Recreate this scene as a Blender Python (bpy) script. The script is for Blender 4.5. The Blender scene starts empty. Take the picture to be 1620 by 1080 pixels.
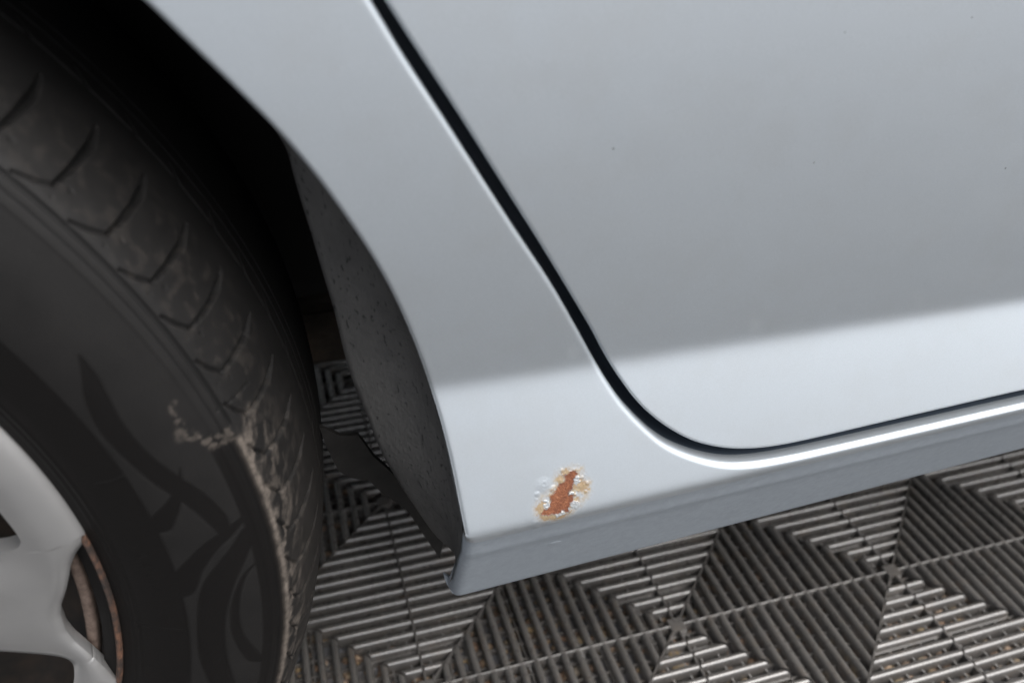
import bpy, bmesh, math, random
import numpy as np
from mathutils import Vector, Matrix

random.seed(7); RNG = np.random.default_rng(11)
sc = bpy.context.scene
COL = sc.collection

# ------------------------------------------------------------------ camera
PITCH, YAW, ROLL = 0.57747, 0.29213, 0.00995
CAM = np.array([-0.25047, -0.37424, 0.54396])
_f = np.array([math.sin(YAW)*math.cos(PITCH), math.cos(YAW)*math.cos(PITCH), -math.sin(PITCH)])
_r = np.array([math.cos(YAW), -math.sin(YAW), 0.0]); _u = np.cross(_r, _f)
_r2 = _r*math.cos(ROLL)+_u*math.sin(ROLL); _u2 = -_r*math.sin(ROLL)+_u*math.cos(ROLL)
cd = bpy.data.cameras.new('camera'); cam = bpy.data.objects.new('camera', cd); COL.objects.link(cam)
cam.matrix_world = Matrix([[_r2[i], _u2[i], -_f[i], CAM[i]] for i in range(3)] + [[0, 0, 0, 1]])
cd.sensor_width = 36.0; cd.lens = 29.315; cd.clip_start = 0.01; cd.clip_end = 500
cd.dof.use_dof = True; cd.dof.focus_distance = 0.40; cd.dof.aperture_fstop = 8.0
sc.camera = cam

# ------------------------------------------------------------------ light
SUN_EL, SUN_AZ = math.radians(56), math.radians(142)      # azimuth clockwise from +y: behind the camera
w = bpy.data.worlds.new('World'); sc.world = w; w.use_nodes = True
nt = w.node_tree; nt.nodes.clear()
sky = nt.nodes.new('ShaderNodeTexSky'); sky.sky_type = 'NISHITA'; sky.sun_disc = False
sky.sun_elevation = SUN_EL; sky.sun_rotation = SUN_AZ; sky.air_density = 1.0; sky.dust_density = 4.0; sky.ozone_density = 1.0
hs = nt.nodes.new('ShaderNodeHueSaturation'); hs.inputs['Saturation'].default_value = 0.36   # overcast: cloud takes most of the blue out
bg = nt.nodes.new('ShaderNodeBackground'); bg.inputs['Strength'].default_value = 0.12
wo = nt.nodes.new('ShaderNodeOutputWorld')
nt.links.new(sky.outputs[0], hs.inputs['Color']); nt.links.new(hs.outputs[0], bg.inputs['Color']); nt.links.new(bg.outputs[0], wo.inputs[0])
sl = bpy.data.lights.new('sun', 'SUN'); sl.energy = 1.5; sl.angle = math.radians(50); sl.color = (1.0, 0.98, 0.95)
sun = bpy.data.objects.new('sun', sl); COL.objects.link(sun)
sd = Vector((math.sin(SUN_AZ)*math.cos(SUN_EL), math.cos(SUN_AZ)*math.cos(SUN_EL), math.sin(SUN_EL)))
sun.rotation_euler = sd.to_track_quat('Z', 'Y').to_euler(); sun.location = sd*5
vs = sc.view_settings; vs.view_transform = 'Standard'; vs.look = 'None'; vs.exposure = 1.14; vs.gamma = 1.0; vs.use_curve_mapping = False
sc.cycles.max_bounces = 8

# ------------------------------------------------------------------ helpers
def place(o, parent=None):
    COL.objects.link(o)
    if parent is not None: o.parent = parent
    return o
WORLD = {}
def empty(name, loc, parent=None):
    o = bpy.data.objects.new(name, None); o.empty_display_size = .05
    loc = np.asarray(loc, float); WORLD[o.name] = loc
    base = WORLD[parent.name] if parent is not None else 0
    o.location = tuple(loc - base); return place(o, parent)
def mesh_data(name, V, F, mats, smooth=True, sharp=None, attrs=None, midx=None):
    me = bpy.data.meshes.new(name); V = np.asarray(V, np.float32)
    if isinstance(F, np.ndarray) and F.ndim == 2:
        n, k = F.shape
        me.vertices.add(len(V)); me.vertices.foreach_set('co', V.ravel())
        me.loops.add(n*k); me.loops.foreach_set('vertex_index', F.astype(np.int32).ravel())
        me.polygons.add(n); me.polygons.foreach_set('loop_start', np.arange(0, n*k, k, dtype=np.int32))
        me.update(calc_edges=True)
    else:
        me.from_pydata([tuple(map(float, v)) for v in V], [], [tuple(map(int, f)) for f in F])
    for m in (mats if isinstance(mats, (list, tuple)) else [mats]): me.materials.append(m)
    if midx is not None: me.polygons.foreach_set('material_index', np.asarray(midx, np.int32))
    if smooth: me.polygons.foreach_set('use_smooth', np.ones(len(me.polygons), bool))
    for k, a in (attrs or {}).items():
        at = me.attributes.new(k, 'FLOAT', 'POINT'); at.data.foreach_set('value', np.asarray(a, np.float32).ravel())
    me.validate(); me.update()
    if sharp is not None: me.set_sharp_from_angle(angle=math.radians(sharp))
    return me
def obj(name, V, F, mats, parent=None, **kw):
    """one mesh object; V in world coordinates"""
    V = np.asarray(V, float)
    loc = V.mean(0)
    base = WORLD[parent.name] if parent is not None else np.zeros(3)
    o = bpy.data.objects.new(name, mesh_data(name, V-loc, F, mats, **kw))
    WORLD[o.name] = loc; o.location = tuple(loc-base)
    return place(o, parent)
def grid_faces(nu, nv, wrap=False):
    i = np.arange(nu if wrap else nu-1)[:, None]; j = np.arange(nv-1)[None, :]
    i2 = (i+1) % nu
    return np.stack([i*nv+j, i2*nv+j, i2*nv+j+1, i*nv+j+1], -1).reshape(-1, 4)
def cr(P, n=12):
    P = np.asarray(P, float); Q = np.vstack([2*P[0]-P[1], P, 2*P[-1]-P[-2]]); o = []
    for i in range(1, len(Q)-2):
        a, b, c, d = Q[i-1:i+3]
        for k in range(n):
            t = k/n; o.append(.5*(2*b+(c-a)*t+(2*a-5*b+4*c-d)*t*t+(3*b-a-3*c+d)*t**3))
    return np.array(o+[P[-1]])
def smooth_curve(C, it=6):
    C = C.copy()
    for _ in range(it): C[1:-1] = .25*C[:-2]+.5*C[1:-1]+.25*C[2:]
    return C
def resample(P, n, power=None):
    L = np.r_[0, np.cumsum(np.linalg.norm(np.diff(P, axis=0), axis=1))]
    s = np.linspace(0, 1, n) if power is None else np.linspace(0, 1, n)**power
    return np.stack([np.interp(s*L[-1], L, P[:, k]) for k in range(P.shape[1])], 1)
def dist_poly(P, C, width=None):
    """distance of points P (n,2) to polyline C (m,2); with width returns distance - interpolated half width"""
    best = np.full(len(P), 1e9)
    for i in range(len(C)-1):
        a, b = C[i], C[i+1]; ab = b-a; t = np.clip(((P-a)@ab)/max(ab@ab, 1e-18), 0, 1)
        d = np.linalg.norm(P-(a+t[:, None]*ab), axis=1)
        if width is not None: d = d-(width[i]+(width[i+1]-width[i])*t)
        best = np.minimum(best, d)
    return best
def in_poly(P, C):
    r = np.zeros(len(P), bool); n = len(C)
    for i in range(n):
        a, b = C[i], C[(i+1) % n]
        c = (a[1] > P[:, 1]) != (b[1] > P[:, 1])
        xs = a[0]+(P[:, 1]-a[1])/((b[1]-a[1]) if b[1] != a[1] else 1e-12)*(b[0]-a[0])
        r ^= c & (P[:, 0] < xs)
    return r
def sstep(a, b, x):
    t = np.clip((x-a)/(b-a), 0, 1); return t*t*(3-2*t)
_NT = RNG.random((256, 256))
def vnoise(x, y):
    xi, yi = np.floor(x).astype(int), np.floor(y).astype(int); fx, fy = x-xi, y-yi
    fx, fy = fx*fx*(3-2*fx), fy*fy*(3-2*fy)
    g = lambda a, b: _NT[a & 255, b & 255]
    return (g(xi, yi)*(1-fx)+g(xi+1, yi)*fx)*(1-fy)+(g(xi, yi+1)*(1-fx)+g(xi+1, yi+1)*fx)*fy
def fbm(x, y, o=4):
    s = 0; a = .5; n = 0
    for k in range(o): s = s+a*vnoise(x*2**k+17*k, y*2**k+31*k); n += a; a *= .5
    return s/n

# ------------------------------------------------------------------ materials
def sheet(P, off):
    P = np.asarray(P, float); n = len(P)
    return np.vstack([P, P+np.asarray(off)]), [tuple(range(n)), tuple(range(2*n-1, n-1, -1))]+[(i, i+n, (i+1) % n+n, (i+1) % n) for i in range(n)]
class M:
    def __init__(s, name):
        s.m = bpy.data.materials.new(name); s.m.use_nodes = True; s.t = s.m.node_tree
        s.b = s.t.nodes['Principled BSDF']; s._obj = None
    def n(s, k, **kw):
        q = s.t.nodes.new(k)
        for a, v in kw.items(): setattr(q, a, v)
        return q
    def set(s, **kw):
        for k, v in kw.items():
            i = s.b.inputs[k.replace('_', ' ')]; i.default_value = (*v, 1) if isinstance(v, tuple) and len(v) == 3 else v
        return s
    def link(s, a, b): s.t.links.new(a, b)
    def pos(s):
        if s._obj is None: s._obj = s.n('ShaderNodeNewGeometry').outputs['Position']
        return s._obj
    def noise(s, scale, detail=3, rough=.5, vec=None):
        q = s.n('ShaderNodeTexNoise'); q.inputs['Scale'].default_value = scale; q.inputs['Detail'].default_value = detail; q.inputs['Roughness'].default_value = rough
        s.link(vec or s.pos(), q.inputs['Vector']); return q.outputs['Fac']
    def ramp(s, fac, stops):
        q = s.n('ShaderNodeValToRGB'); e = q.color_ramp.elements
        while len(e) < len(stops): e.new(.5)
        for k, (p, c) in enumerate(stops): e[k].position = p; e[k].color = (*c, 1) if isinstance(c, tuple) else (c, c, c, 1)
        s.link(fac, q.inputs['Fac']); return q.outputs['Color']
    def attr(s, name): return s.n('ShaderNodeAttribute', attribute_name=name).outputs['Fac']
    def mix(s, fac, a, b):
        q = s.n('ShaderNodeMix', data_type='RGBA')
        if isinstance(fac, (int, float)): q.inputs[0].default_value = fac
        else: s.link(fac, q.inputs[0])
        for i, v in ((6, a), (7, b)):
            if isinstance(v, tuple): q.inputs[i].default_value = (*v, 1)
            else: s.link(v, q.inputs[i])
        return q.outputs[2]
    def math(s, op, a, b=0.0, clamp=False):
        q = s.n('ShaderNodeMath', operation=op); q.use_clamp = clamp
        for i, v in ((0, a), (1, b)):
            if isinstance(v, (int, float)): q.inputs[i].default_value = v
            else: s.link(v, q.inputs[i])
        return q.outputs[0]
    def bump(s, h, strength=.3, dist=.001):
        q = s.n('ShaderNodeBump'); q.inputs['Strength'].default_value = strength; q.inputs['Distance'].default_value = dist
        s.link(h, q.inputs['Height']); s.link(q.outputs[0], s.b.inputs['Normal']); return q
    def to(s, out, name): s.link(out, s.b.inputs[name])

PAINT = (0.486, 0.531, 0.572)
def paint_nodes(m):
    """silver metallic paint with sparse dirt specks; returns colour and roughness sockets"""
    fl = m.noise(2600, 1); big = m.noise(6, 3)
    base = m.mix(fl, tuple(c*.90 for c in PAINT), tuple(c*1.10 for c in PAINT))
    v = m.n('ShaderNodeTexVoronoi'); v.inputs['Scale'].default_value = 75; m.link(m.pos(), v.inputs['Vector'])
    cs = m.n('ShaderNodeSeparateColor'); m.link(v.outputs['Color'], cs.inputs[0])
    pick = m.math('GREATER_THAN', cs.outputs[0], .35)
    rad = m.math('MULTIPLY', m.math('SUBTRACT', cs.outputs[1], -.2), .026)
    sp = m.math('MULTIPLY', m.math('LESS_THAN', v.outputs['Distance'], rad), pick)
    col = m.mix(m.math('MULTIPLY', sp, .75), base, (.03, .03, .035))
    film = m.math('MULTIPLY', m.math('SUBTRACT', m.noise(38, 5, .6), .46, True), .5)
    col = m.mix(film, col, (.40, .40, .39))
    ro = m.math('ADD', .40, m.math('MULTIPLY', big, .10))
    return col, ro
def paint(name, stone=False):
    m = M(name); col, ro = paint_nodes(m)
    m.set(Metallic=.78, Coat_Weight=.85, Coat_Roughness=.06, Coat_IOR=1.45)
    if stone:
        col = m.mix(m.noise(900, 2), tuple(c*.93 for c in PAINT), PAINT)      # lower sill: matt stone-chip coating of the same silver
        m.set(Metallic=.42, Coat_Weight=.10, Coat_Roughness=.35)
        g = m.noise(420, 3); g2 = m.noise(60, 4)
        col = m.mix(m.math('ADD', .26, m.math('MULTIPLY', m.noise(240, 5, .7), .34)), col, (.10, .122, .155))  # shade below the sill fold mixed into the coating as mottled blue-grey
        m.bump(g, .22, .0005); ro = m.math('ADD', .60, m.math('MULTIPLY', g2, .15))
    m.to(col, 'Base Color'); m.to(ro, 'Roughness'); return m.m
MAT = {}
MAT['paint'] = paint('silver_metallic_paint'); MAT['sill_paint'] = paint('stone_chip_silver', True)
m = M('plastic_slat'); m.set(Roughness=.38, Specular_IOR_Level=1.0, Coat_Weight=.35, Coat_Roughness=.22)
n1 = m.noise(35, 4); n2 = m.noise(700, 3)
oi = m.n('ShaderNodeObjectInfo').outputs['Random']
cb = m.ramp(n1, [(.3, (.080, .076, .072)), (.7, (.118, .111, .104))])
cb = m.mix(m.math('MULTIPLY', oi, .35), cb, (.066, .062, .057))
gr = m.ramp(m.noise(55, 6, .7), [(.52, 0.0), (.70, 1.0)])                     # dried dirt on the bars
m.to(m.mix(m.math('MULTIPLY', gr, .45), cb, (.125, .100, .078)), 'Base Color')
m.to(m.math('ADD', .20, m.math('MULTIPLY', m.noise(140, 4), .18)), 'Roughness'); m.bump(n2, .18, .0004); MAT['slat'] = m.m
m = M('gravel_ground'); m.set(Roughness=.95)
n1 = m.noise(220, 6, .7); n2 = m.noise(14, 4)
c1 = m.ramp(n1, [(.30, (.06, .045, .032)), (.5, (.20, .15, .105)), (.72, (.34, .26, .18))])
m.to(m.mix(m.math('ADD', .35, m.math('MULTIPLY', n2, .6), True), c1, (.165, .185, .215)), 'Base Color'); m.bump(n1, .8, .004); MAT['ground'] = m.m
m = M('gravel_stone'); m.set(Roughness=.85)
v = m.n('ShaderNodeTexVoronoi'); v.inputs['Scale'].default_value = 140; m.link(m.pos(), v.inputs['Vector'])
csn = m.n('ShaderNodeSeparateColor'); m.link(v.outputs['Color'], csn.inputs[0])
m.to(m.ramp(csn.outputs[0], [(0, (.09, .06, .04)), (.35, (.20, .13, .085)), (.6, (.17, .15, .125)), (.85, (.26, .19, .10)), (1, (.30, .22, .17))]), 'Base Color')
m.bump(m.noise(900, 3), .3, .0006); MAT['stone'] = m.m
m = M('underseal'); m.set(Roughness=.62, Specular_IOR_Level=.35)
n1 = m.noise(45, 5, .6); mp = m.n('ShaderNodeMapping'); mp.inputs['Scale'].default_value = (520, 520, 230); m.link(m.pos(), mp.inputs[0])
spt = m.noise(1.0, 2, .5, mp.outputs[0])
base = m.ramp(n1, [(.3, (.058, .057, .056)), (.7, (.082, .080, .077))])
m.to(m.mix(m.ramp(spt, [(.63, 0.0), (.68, 1.0)]), base, (.022, .022, .022)), 'Base Color')
m.bump(m.math('ADD', m.noise(300, 4), m.math('MULTIPLY', spt, .6)), .35, .0012); MAT['underseal'] = m.m
m = M('black_plastic'); m.set(Base_Color=(.015, .0145, .014), Roughness=.75, Specular_IOR_Level=.2); m.bump(m.noise(150, 4), .3, .001); MAT['black'] = m.m
m = M('rubber_seal'); m.set(Base_Color=(.045, .058, .076), Roughness=.5, Specular_IOR_Level=.25); MAT['seal'] = m.m  # dark navy shade of the door gap put into the jamb's colour
m = M('flap_plastic'); m.set(Roughness=.6, Specular_IOR_Level=.3)
m.to(m.ramp(m.noise(70, 5), [(.3, (.010, .0095, .009)), (.7, (.018, .017, .016))]), 'Base Color'); m.bump(m.noise(260, 3), .3, .0008); MAT['flap'] = m.m
m = M('dirty_chassis'); m.set(Roughness=.9)
m.to(m.ramp(m.noise(40, 6, .65), [(.3, (.018, .014, .011)), (.55, (.040, .031, .023)), (.75, (.07, .047, .032))]), 'Base Color'); m.bump(m.noise(160, 4), .5, .002); MAT['chassis'] = m.m
m = M('tyre_rubber')
band = m.attr('band'); dust = m.attr('dust'); gro = m.attr('groove')
n1 = m.noise(60, 5, .6)
fld = m.ramp(n1, [(.3, (.0066, .0063, .0062)), (.7, (.0094, .0089, .0087))])
c = m.mix(band, fld, (.0032, .0028, .0027)); c = m.mix(m.math('MULTIPLY', gro, .85), c, (.003, .003, .003))
dc = m.ramp(m.noise(260, 5, .65), [(.3, (.042, .036, .031)), (.7, (.150, .127, .108))])
c = m.mix(dust, c, dc); m.to(c, 'Base Color')
r = m.math('SUBTRACT', .60, m.math('MULTIPLY', band, .10)); m.to(m.math('ADD', r, m.math('MULTIPLY', dust, .3)), 'Roughness'); m.set(Specular_IOR_Level=.22)
m.bump(m.math('ADD', m.noise(1400, 2), m.math('MULTIPLY', m.noise(180, 4), .8)), .16, .0006); MAT['tyre'] = m.m
m = M('rusty_steel'); m.set(Roughness=.8, Metallic=.0)
m.to(m.ramp(m.noise(170, 6, .7), [(.30, (.010, .008, .007)), (.48, (.030, .017, .012)), (.62, (.105, .050, .029)), (.80, (.22, .13, .085))]), 'Base Color'); m.bump(m.noise(500, 4), .6, .0012); MAT['rim'] = m.m
m = M('dark_steel'); m.set(Roughness=.7); m.to(m.ramp(m.noise(90, 5), [(.35, (.008, .007, .006)), (.75, (.030, .020, .014))]), 'Base Color'); MAT['darksteel'] = m.m
m = M('tan_rust'); m.set(Roughness=.8); m.to(m.ramp(m.noise(230, 5, .65), [(.3, (.045, .028, .021)), (.6, (.12, .088, .072))]), 'Base Color'); m.bump(m.noise(500, 3), .4, .0008); MAT['tan'] = m.m
m = M('silver_plastic'); m.set(Metallic=.72, Coat_Weight=.35, Coat_Roughness=.12)
n1 = m.noise(24, 4); sc_ = m.ramp(m.noise(120, 6, .75), [(.69, 0.0), (.73, 1.0)])
cc = m.ramp(n1, [(.3, (.33, .33, .332)), (.7, (.39, .388, .386))]); m.to(m.mix(m.math('MULTIPLY', sc_, .5), cc, (.36, .33, .30)), 'Base Color'); m.set(Roughness=.36); MAT['cover'] = m.m

# ------------------------------------------------------------------ ground
def tag(o, label=None, cat=None, group=None, kind=None):
    for k, v in (('label', label), ('category', cat), ('group', group), ('kind', kind)):
        if v: o[k] = v
    return o
g = np.linspace(-1, 1, 41); g = np.sign(g)*(np.abs(g)**3)*120
gx, gy = np.meshgrid(g, g, indexing='ij')
o = obj('ground', np.stack([gx, gy, np.full_like(gx, -.0126)], -1).reshape(-1, 3), grid_faces(41, 41), MAT['ground']); tag(o, 'brown gravelly ground under the plastic grid tiles', 'ground', kind='structure')
# loose gravel under the grid: uncountable, one object
t_ = (1+5**.5)/2
ico = np.array([(-1, t_, 0), (1, t_, 0), (-1, -t_, 0), (1, -t_, 0), (0, -1, t_), (0, 1, t_), (0, -1, -t_), (0, 1, -t_), (t_, 0, -1), (t_, 0, 1), (-t_, 0, -1), (-t_, 0, 1)])/1.902
icf = np.array([(0, 11, 5), (0, 5, 1), (0, 1, 7), (0, 7, 10), (0, 10, 11), (1, 5, 9), (5, 11, 4), (11, 10, 2), (10, 7, 6), (7, 1, 8), (3, 9, 4), (3, 4, 2), (3, 2, 6), (3, 6, 8), (3, 8, 9), (4, 9, 5), (2, 4, 11), (6, 2, 10), (8, 6, 7), (9, 8, 1)])
NP = 14000
px = RNG.uniform(-.32, .72, NP); py = RNG.uniform(-.16, .42, NP); rad = RNG.lognormal(math.log(.0026), .35, NP)
sx = RNG.uniform(.7, 1.4, (NP, 3)); sx[:, 2] *= .6
jit = 1+RNG.uniform(-.22, .22, (NP, 12, 1)); an = RNG.uniform(0, 6.28, NP)
L0 = ico[None]*jit*sx[:, None, :]*rad[:, None, None]
ca, sa = np.cos(an)[:, None], np.sin(an)[:, None]
VX = L0[..., 0]*ca-L0[..., 1]*sa+px[:, None]; VY = L0[..., 0]*sa+L0[..., 1]*ca+py[:, None]; VZ = L0[..., 2]-.0122+RNG.uniform(0, .001, NP)[:, None]
o = obj('gravel', np.stack([VX, VY, VZ], -1).reshape(-1, 3), (icf[None]+12*np.arange(NP)[:, None, None]).reshape(-1, 3), MAT['stone'], smooth=False)
tag(o, 'loose brown gravel and leaf crumbs seen through the floor grid', 'gravel', kind='stuff')

# ------------------------------------------------------------------ floor of plastic grid tiles
S = .2; PT = S/18
floor = empty('floor', (0, 0, 0)); tag(floor, 'grey plastic grid floor of interlocking slatted tiles', 'floor', kind='structure')
SEC = np.array([(-2.7, -11.5), (-2.7, -2.7), (-2.4, -1.5), (-1.75, -.65), (-.9, -.15), (0, 0), (.9, -.15), (1.75, -.65), (2.4, -1.5), (2.7, -2.7), (2.7, -11.5)])*.001
def slat_geo(d, side):
    """half a bar of one triangle: runs along local x at local y = d, from the mid seam to the diagonal"""
    x0 = .0011*side; V = []
    for end in (0, 1):
        for (q, z) in SEC:
            x = x0 if end == 0 else side*(d+q*1.0-.0012)
            if end == 1 and z > -.001: x -= side*.0005
            V.append((x, d+q, z))
    n = len(SEC); F = [(i, i+1, n+i+1, n+i) for i in range(n-1)]
    F += [tuple(range(n))[::-1], tuple(range(n, 2*n))]
    if side > 0: F = [f[::-1] for f in F]
    return np.array(V), F
SLATS = []          # (mesh data, V, F) for 8 distances, 2 sides
for k in range(1, 9):
    for side in (-1, 1):
        V, F = slat_geo((k+.5)*PT, side); SLATS.append((mesh_data('slat', V, F, MAT['slat'], sharp=50), V, F))
def box(a, b):
    (x0, y0, z0), (x1, y1, z1) = a, b
    V = [(x0, y0, z0), (x1, y0, z0), (x1, y1, z0), (x0, y1, z0), (x0, y0, z1), (x1, y0, z1), (x1, y1, z1), (x0, y1, z1)]
    return V, [(3, 2, 1, 0), (4, 5, 6, 7), (0, 1, 5, 4), (1, 2, 6, 5), (2, 3, 7, 6), (3, 0, 4, 7)]
def join(parts):
    V = []; F = []
    for v, f in parts:
        b = len(V); V += [tuple(x) for x in v]; F += [tuple(i+b for i in q) for q in f]
    return np.array(V), F
def rotz(v, k):
    c, s = [(1, 0), (0, 1), (-1, 0), (0, -1)][k]; v = np.asarray(v, float); return np.stack([v[:, 0]*c-v[:, 1]*s, v[:, 0]*s+v[:, 1]*c, v[:, 2]], 1)
def rib(y0, y1):
    sec = [(-.0009, -.012), (-.0009, -.0014), (-.0001, -.0010), (.0001, -.0010), (.0009, -.0014), (.0009, -.012)]
    V = [(x, yv, z) for yv in (y0, y1) for x, z in sec]; n = len(sec)
    return V, [(i, i+1, n+i+1, n+i) for i in range(n-1)]+[tuple(range(n)), tuple(range(2*n-1, n-1, -1))]
def cell_frame():
    P = []
    for k in range(14):                        # low cross ribs, both ways, one way 1 mm lower
        q = -S/2+(k+.5)*S/14
        P.append(box((-S/2, q-.0007, -.0125), (S/2, q+.0007, -.0066))); P.append(box((q-.0007, -S/2, -.0124), (q+.0007, S/2, -.0072)))
    for k in range(4):                         # thin mid rib of each triangle, level with the bars
        v, f = rib(.006, S/2); P.append((rotz(v, k), f))
    for sg in (1,):                            # rib on one diagonal
        v, f = box((-S/2*1.41, -.0006, -.0118), (S/2*1.41, .0006, -.0011)); a = math.radians(45*sg); v = np.array(v)
        v = np.stack([v[:, 0]*math.cos(a)-v[:, 1]*math.sin(a), v[:, 0]*math.sin(a)+v[:, 1]*math.cos(a), v[:, 2]], 1); P.append((v, f))
    P.append(box((-.0058, -.0058, -.012), (.0058, .0058, -.0008)))
    return join(P)
CV, CF = cell_frame()
TV, TF = join([(CV+np.array([ox, oy, 0]), CF) for ox in (-S/2, S/2) for oy in (-S/2, S/2)])
TILE = mesh_data('floor_tile', TV, TF, MAT['slat'], smooth=False)
def cam_uv(P):
    d = np.asarray(P, float)-CAM; z = d@_f; return np.stack([810+1319.2*(d@_r2)/z, 540-1319.2*(d@_u2)/z], -1), z
cand = []
tiles = []
for ti in range(-3, 5):
    for tj in range(-3, 5):
        tiles.append((S*2*ti-S/2, S*2*tj-S/2))
VIS = [(-40, 1660), (560, 1120)]
def visible(u):
    x, y = u
    if not (-40 < x < 1660 and 480 < y < 1130): return False
    if x > 715: return y > 940-(x-725)*.257-12        # below the sill edge
    return x > 455 and y > 570                         # gap between tyre and arch
for t, (cx, cy) in enumerate(tiles):
    for ox in (-S/2, S/2):
        for oy in (-S/2, S/2):
            for k in range(4):
                for n, (md, V, F) in enumerate(SLATS):
                    W3 = rotz(V, k)+np.array([cx+ox, cy+oy, 0]); ends = np.stack([W3[[5, 16]].mean(0), W3[5], W3[16], .75*W3[5]+.25*W3[16], .25*W3[5]+.75*W3[16]])
                    u, z = cam_uv(ends); area = 0
                    if z.min() > .05:
                        vis = [visible(q) for q in u]
                        if any(vis): area = np.linalg.norm(u[1]-u[2])/z[0]*(sum(vis)/5)
                    cand.append((area, t, ox, oy, k, n))
top = sorted([c for c in cand if c[0] > 0], key=lambda c: -c[0])
chosen = set(id(c) for c in top[:300])
rest = {}
tile_obj = {}
for t, (cx, cy) in enumerate(tiles):
    o = bpy.data.objects.new('floor_tile', TILE); o.location = (cx, cy, 0); WORLD[o.name] = np.array([cx, cy, 0]); place(o, floor); tile_obj[t] = o
for c in cand:
    area, t, ox, oy, k, n = c
    if id(c) in chosen:
        o = bpy.data.objects.new('slat', SLATS[n][0]); o.location = (ox, oy, random.uniform(-.00025, .00025)); o.rotation_euler = (random.uniform(-.004, .004), 0, k*math.pi/2); place(o, tile_obj[t])
    else: rest.setdefault(t, []).append((ox, oy, k, n))
shared = {}
for t, l in rest.items():
    key = tuple(l)
    if key not in shared:
        V, F = join([(rotz(SLATS[n][1], k)+np.array([ox, oy, 0]), SLATS[n][2]) for ox, oy, k, n in l]); shared[key] = mesh_data('slat_rows', V, F, MAT['slat'], sharp=50)
    o = bpy.data.objects.new('slat_rows', shared[key]); o['kind'] = 'stuff'; place(o, tile_obj[t])

# ------------------------------------------------------------------ car body surface y = Y(x, z)
FB, FF, FC = (.0503, .2190), (.0312, .28975), (-.0183, .34683)
ZB, ZF, ZC = FB[1], FF[1], FC[1]; yF, yC, yB = -.132, -.1125, -.099
kb = (yC-yF)/(ZC-ZF); kc = (yB-yF)/(ZF-ZB); ka, lam = .16, .08
_z = np.linspace(ZB-.05, 1.4, 12000); sg = lambda x: 1/(1+np.exp(-np.clip(x, -60, 60)))
_m = np.where(_z < (ZF+ZC)/2, -kc+(kb+kc)*sg((_z-ZF)/.0011), kb+(-ka*np.exp(-np.maximum(_z-ZC, 0)/lam)-kb)*sg((_z-ZC)/.0016))
_m = _m+.9*np.maximum(_z-.56, 0)
bead = .0007*np.exp(-((_z-(ZF-.017))/.0042)**2)
_y = np.r_[0, np.cumsum((_m[1:]+_m[:-1])/2*np.diff(_z))]; _y += yF-np.interp(ZF, _z, _y)
_y = _y-bead
def Y(x, z):
    zb, zf, zc = FB[0]*x+FB[1], FF[0]*x+FF[1], FC[0]*x+FC[1]
    q = np.where(z < zf, ZF+(z-zf)*(ZF-ZB)/(zf-zb), np.where(z < zc, ZF+(z-zf)*(ZC-ZF)/(zc-zf), ZC+z-zc))
    return np.interp(q, _z, _y)
WC = np.array([-.5495, -.1025, .290]); PSI = math.radians(-4.4)
car = empty('silver_car', (-.55, .6, 0))
tag(car, 'silver car with an orange rust spot on its sill beside the wheel arch', 'car')

arch_pts = [(-.2775, .4987), (-.2694, .4882), (-.2592, .4749), (-.2482, .4599), (-.2404, .4474), (-.2339, .4354), (-.2252, .4173), (-.2178, .3986), (-.2108, .3753), (-.2053, .3518), (-.2019, .3341), (-.1996, .3163), (-.1978, .2965), (-.1967, .2846)]
edge_pts = [(-.2178, .4959), (-.2091, .4796), (-.1982, .4609), (-.186, .4397), (-.1722, .4159), (-.1591, .394), (-.1487, .3746), (-.1373, .3525), (-.13, .3389), (-.1233, .3283), (-.115, .3185), (-.1049, .3091), (-.0914, .3015), (-.0759, .296), (-.06, .2940), (-.0405, .2934), (-.0171, .2938), (.0244, .2949), (.0868, .2966)]
door_pts = [(-.2125, .4957), (-.2034, .4802), (-.1921, .4614), (-.1772, .4357), (-.1626, .4107), (-.15, .3883), (-.1388, .3681), (-.1316, .3540), (-.1243, .3411), (-.1174, .3308), (-.1104, .3228), (-.1017, .3152), (-.0912, .3083), (-.079, .3033), (-.0664, .3003), (-.0504, .2988), (-.0274, .2990), (.0066, .3002), (.0419, .3013), (.0864, .3026)]
# continue the three curves outside the frame
th0 = math.atan2(arch_pts[0][1]-WC[2], arch_pts[0][0]-WC[0]); r0 = math.hypot(arch_pts[0][0]-WC[0], arch_pts[0][1]-WC[2])
arch = [(WC[0]+r0*math.cos(a), WC[2]+r0*math.sin(a)) for a in np.linspace(math.radians(178), th0+.06, 26)]+arch_pts
def up(pts): return [(pts[0][0]-.098*k, pts[0][1]+.176*k) for k in (2.2, 1.6, 1.1, .7, .4, .2, .1)]
def rt(pts): return [(x, pts[-1][1]+.031*(x-pts[-1][0])*.6) for x in (.14, .22, .34, .5, .75, 1.0)]
edge = up(edge_pts)+edge_pts+rt(edge_pts); door_c = up(door_pts)+door_pts+rt(door_pts)
ARCH = smooth_curve(cr(arch, 24), 30); EDGE = smooth_curve(cr(edge, 24), 40)
_t = np.gradient(EDGE, axis=0); _t /= np.linalg.norm(_t, axis=1, keepdims=True)
EDGE = EDGE+np.stack([-_t[:, 1], _t[:, 0]], 1)*np.interp(EDGE[:, 0], [-.12, -.06], [.0002, -.0021])[:, None]; DOOR = smooth_curve(cr(door_c, 24), 40)
_t2 = np.gradient(DOOR, axis=0); _t2 /= np.linalg.norm(_t2, axis=1, keepdims=True)
DOOR = DOOR-np.stack([-_t2[:, 1], _t2[:, 0]], 1)*.0011
def split_at(C, p):
    i = int(np.argmin(((C-np.array(p))**2).sum(1))); return C[:i+1], C[i:]
E1, E2 = split_at(EDGE, (-.128, .335))
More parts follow.
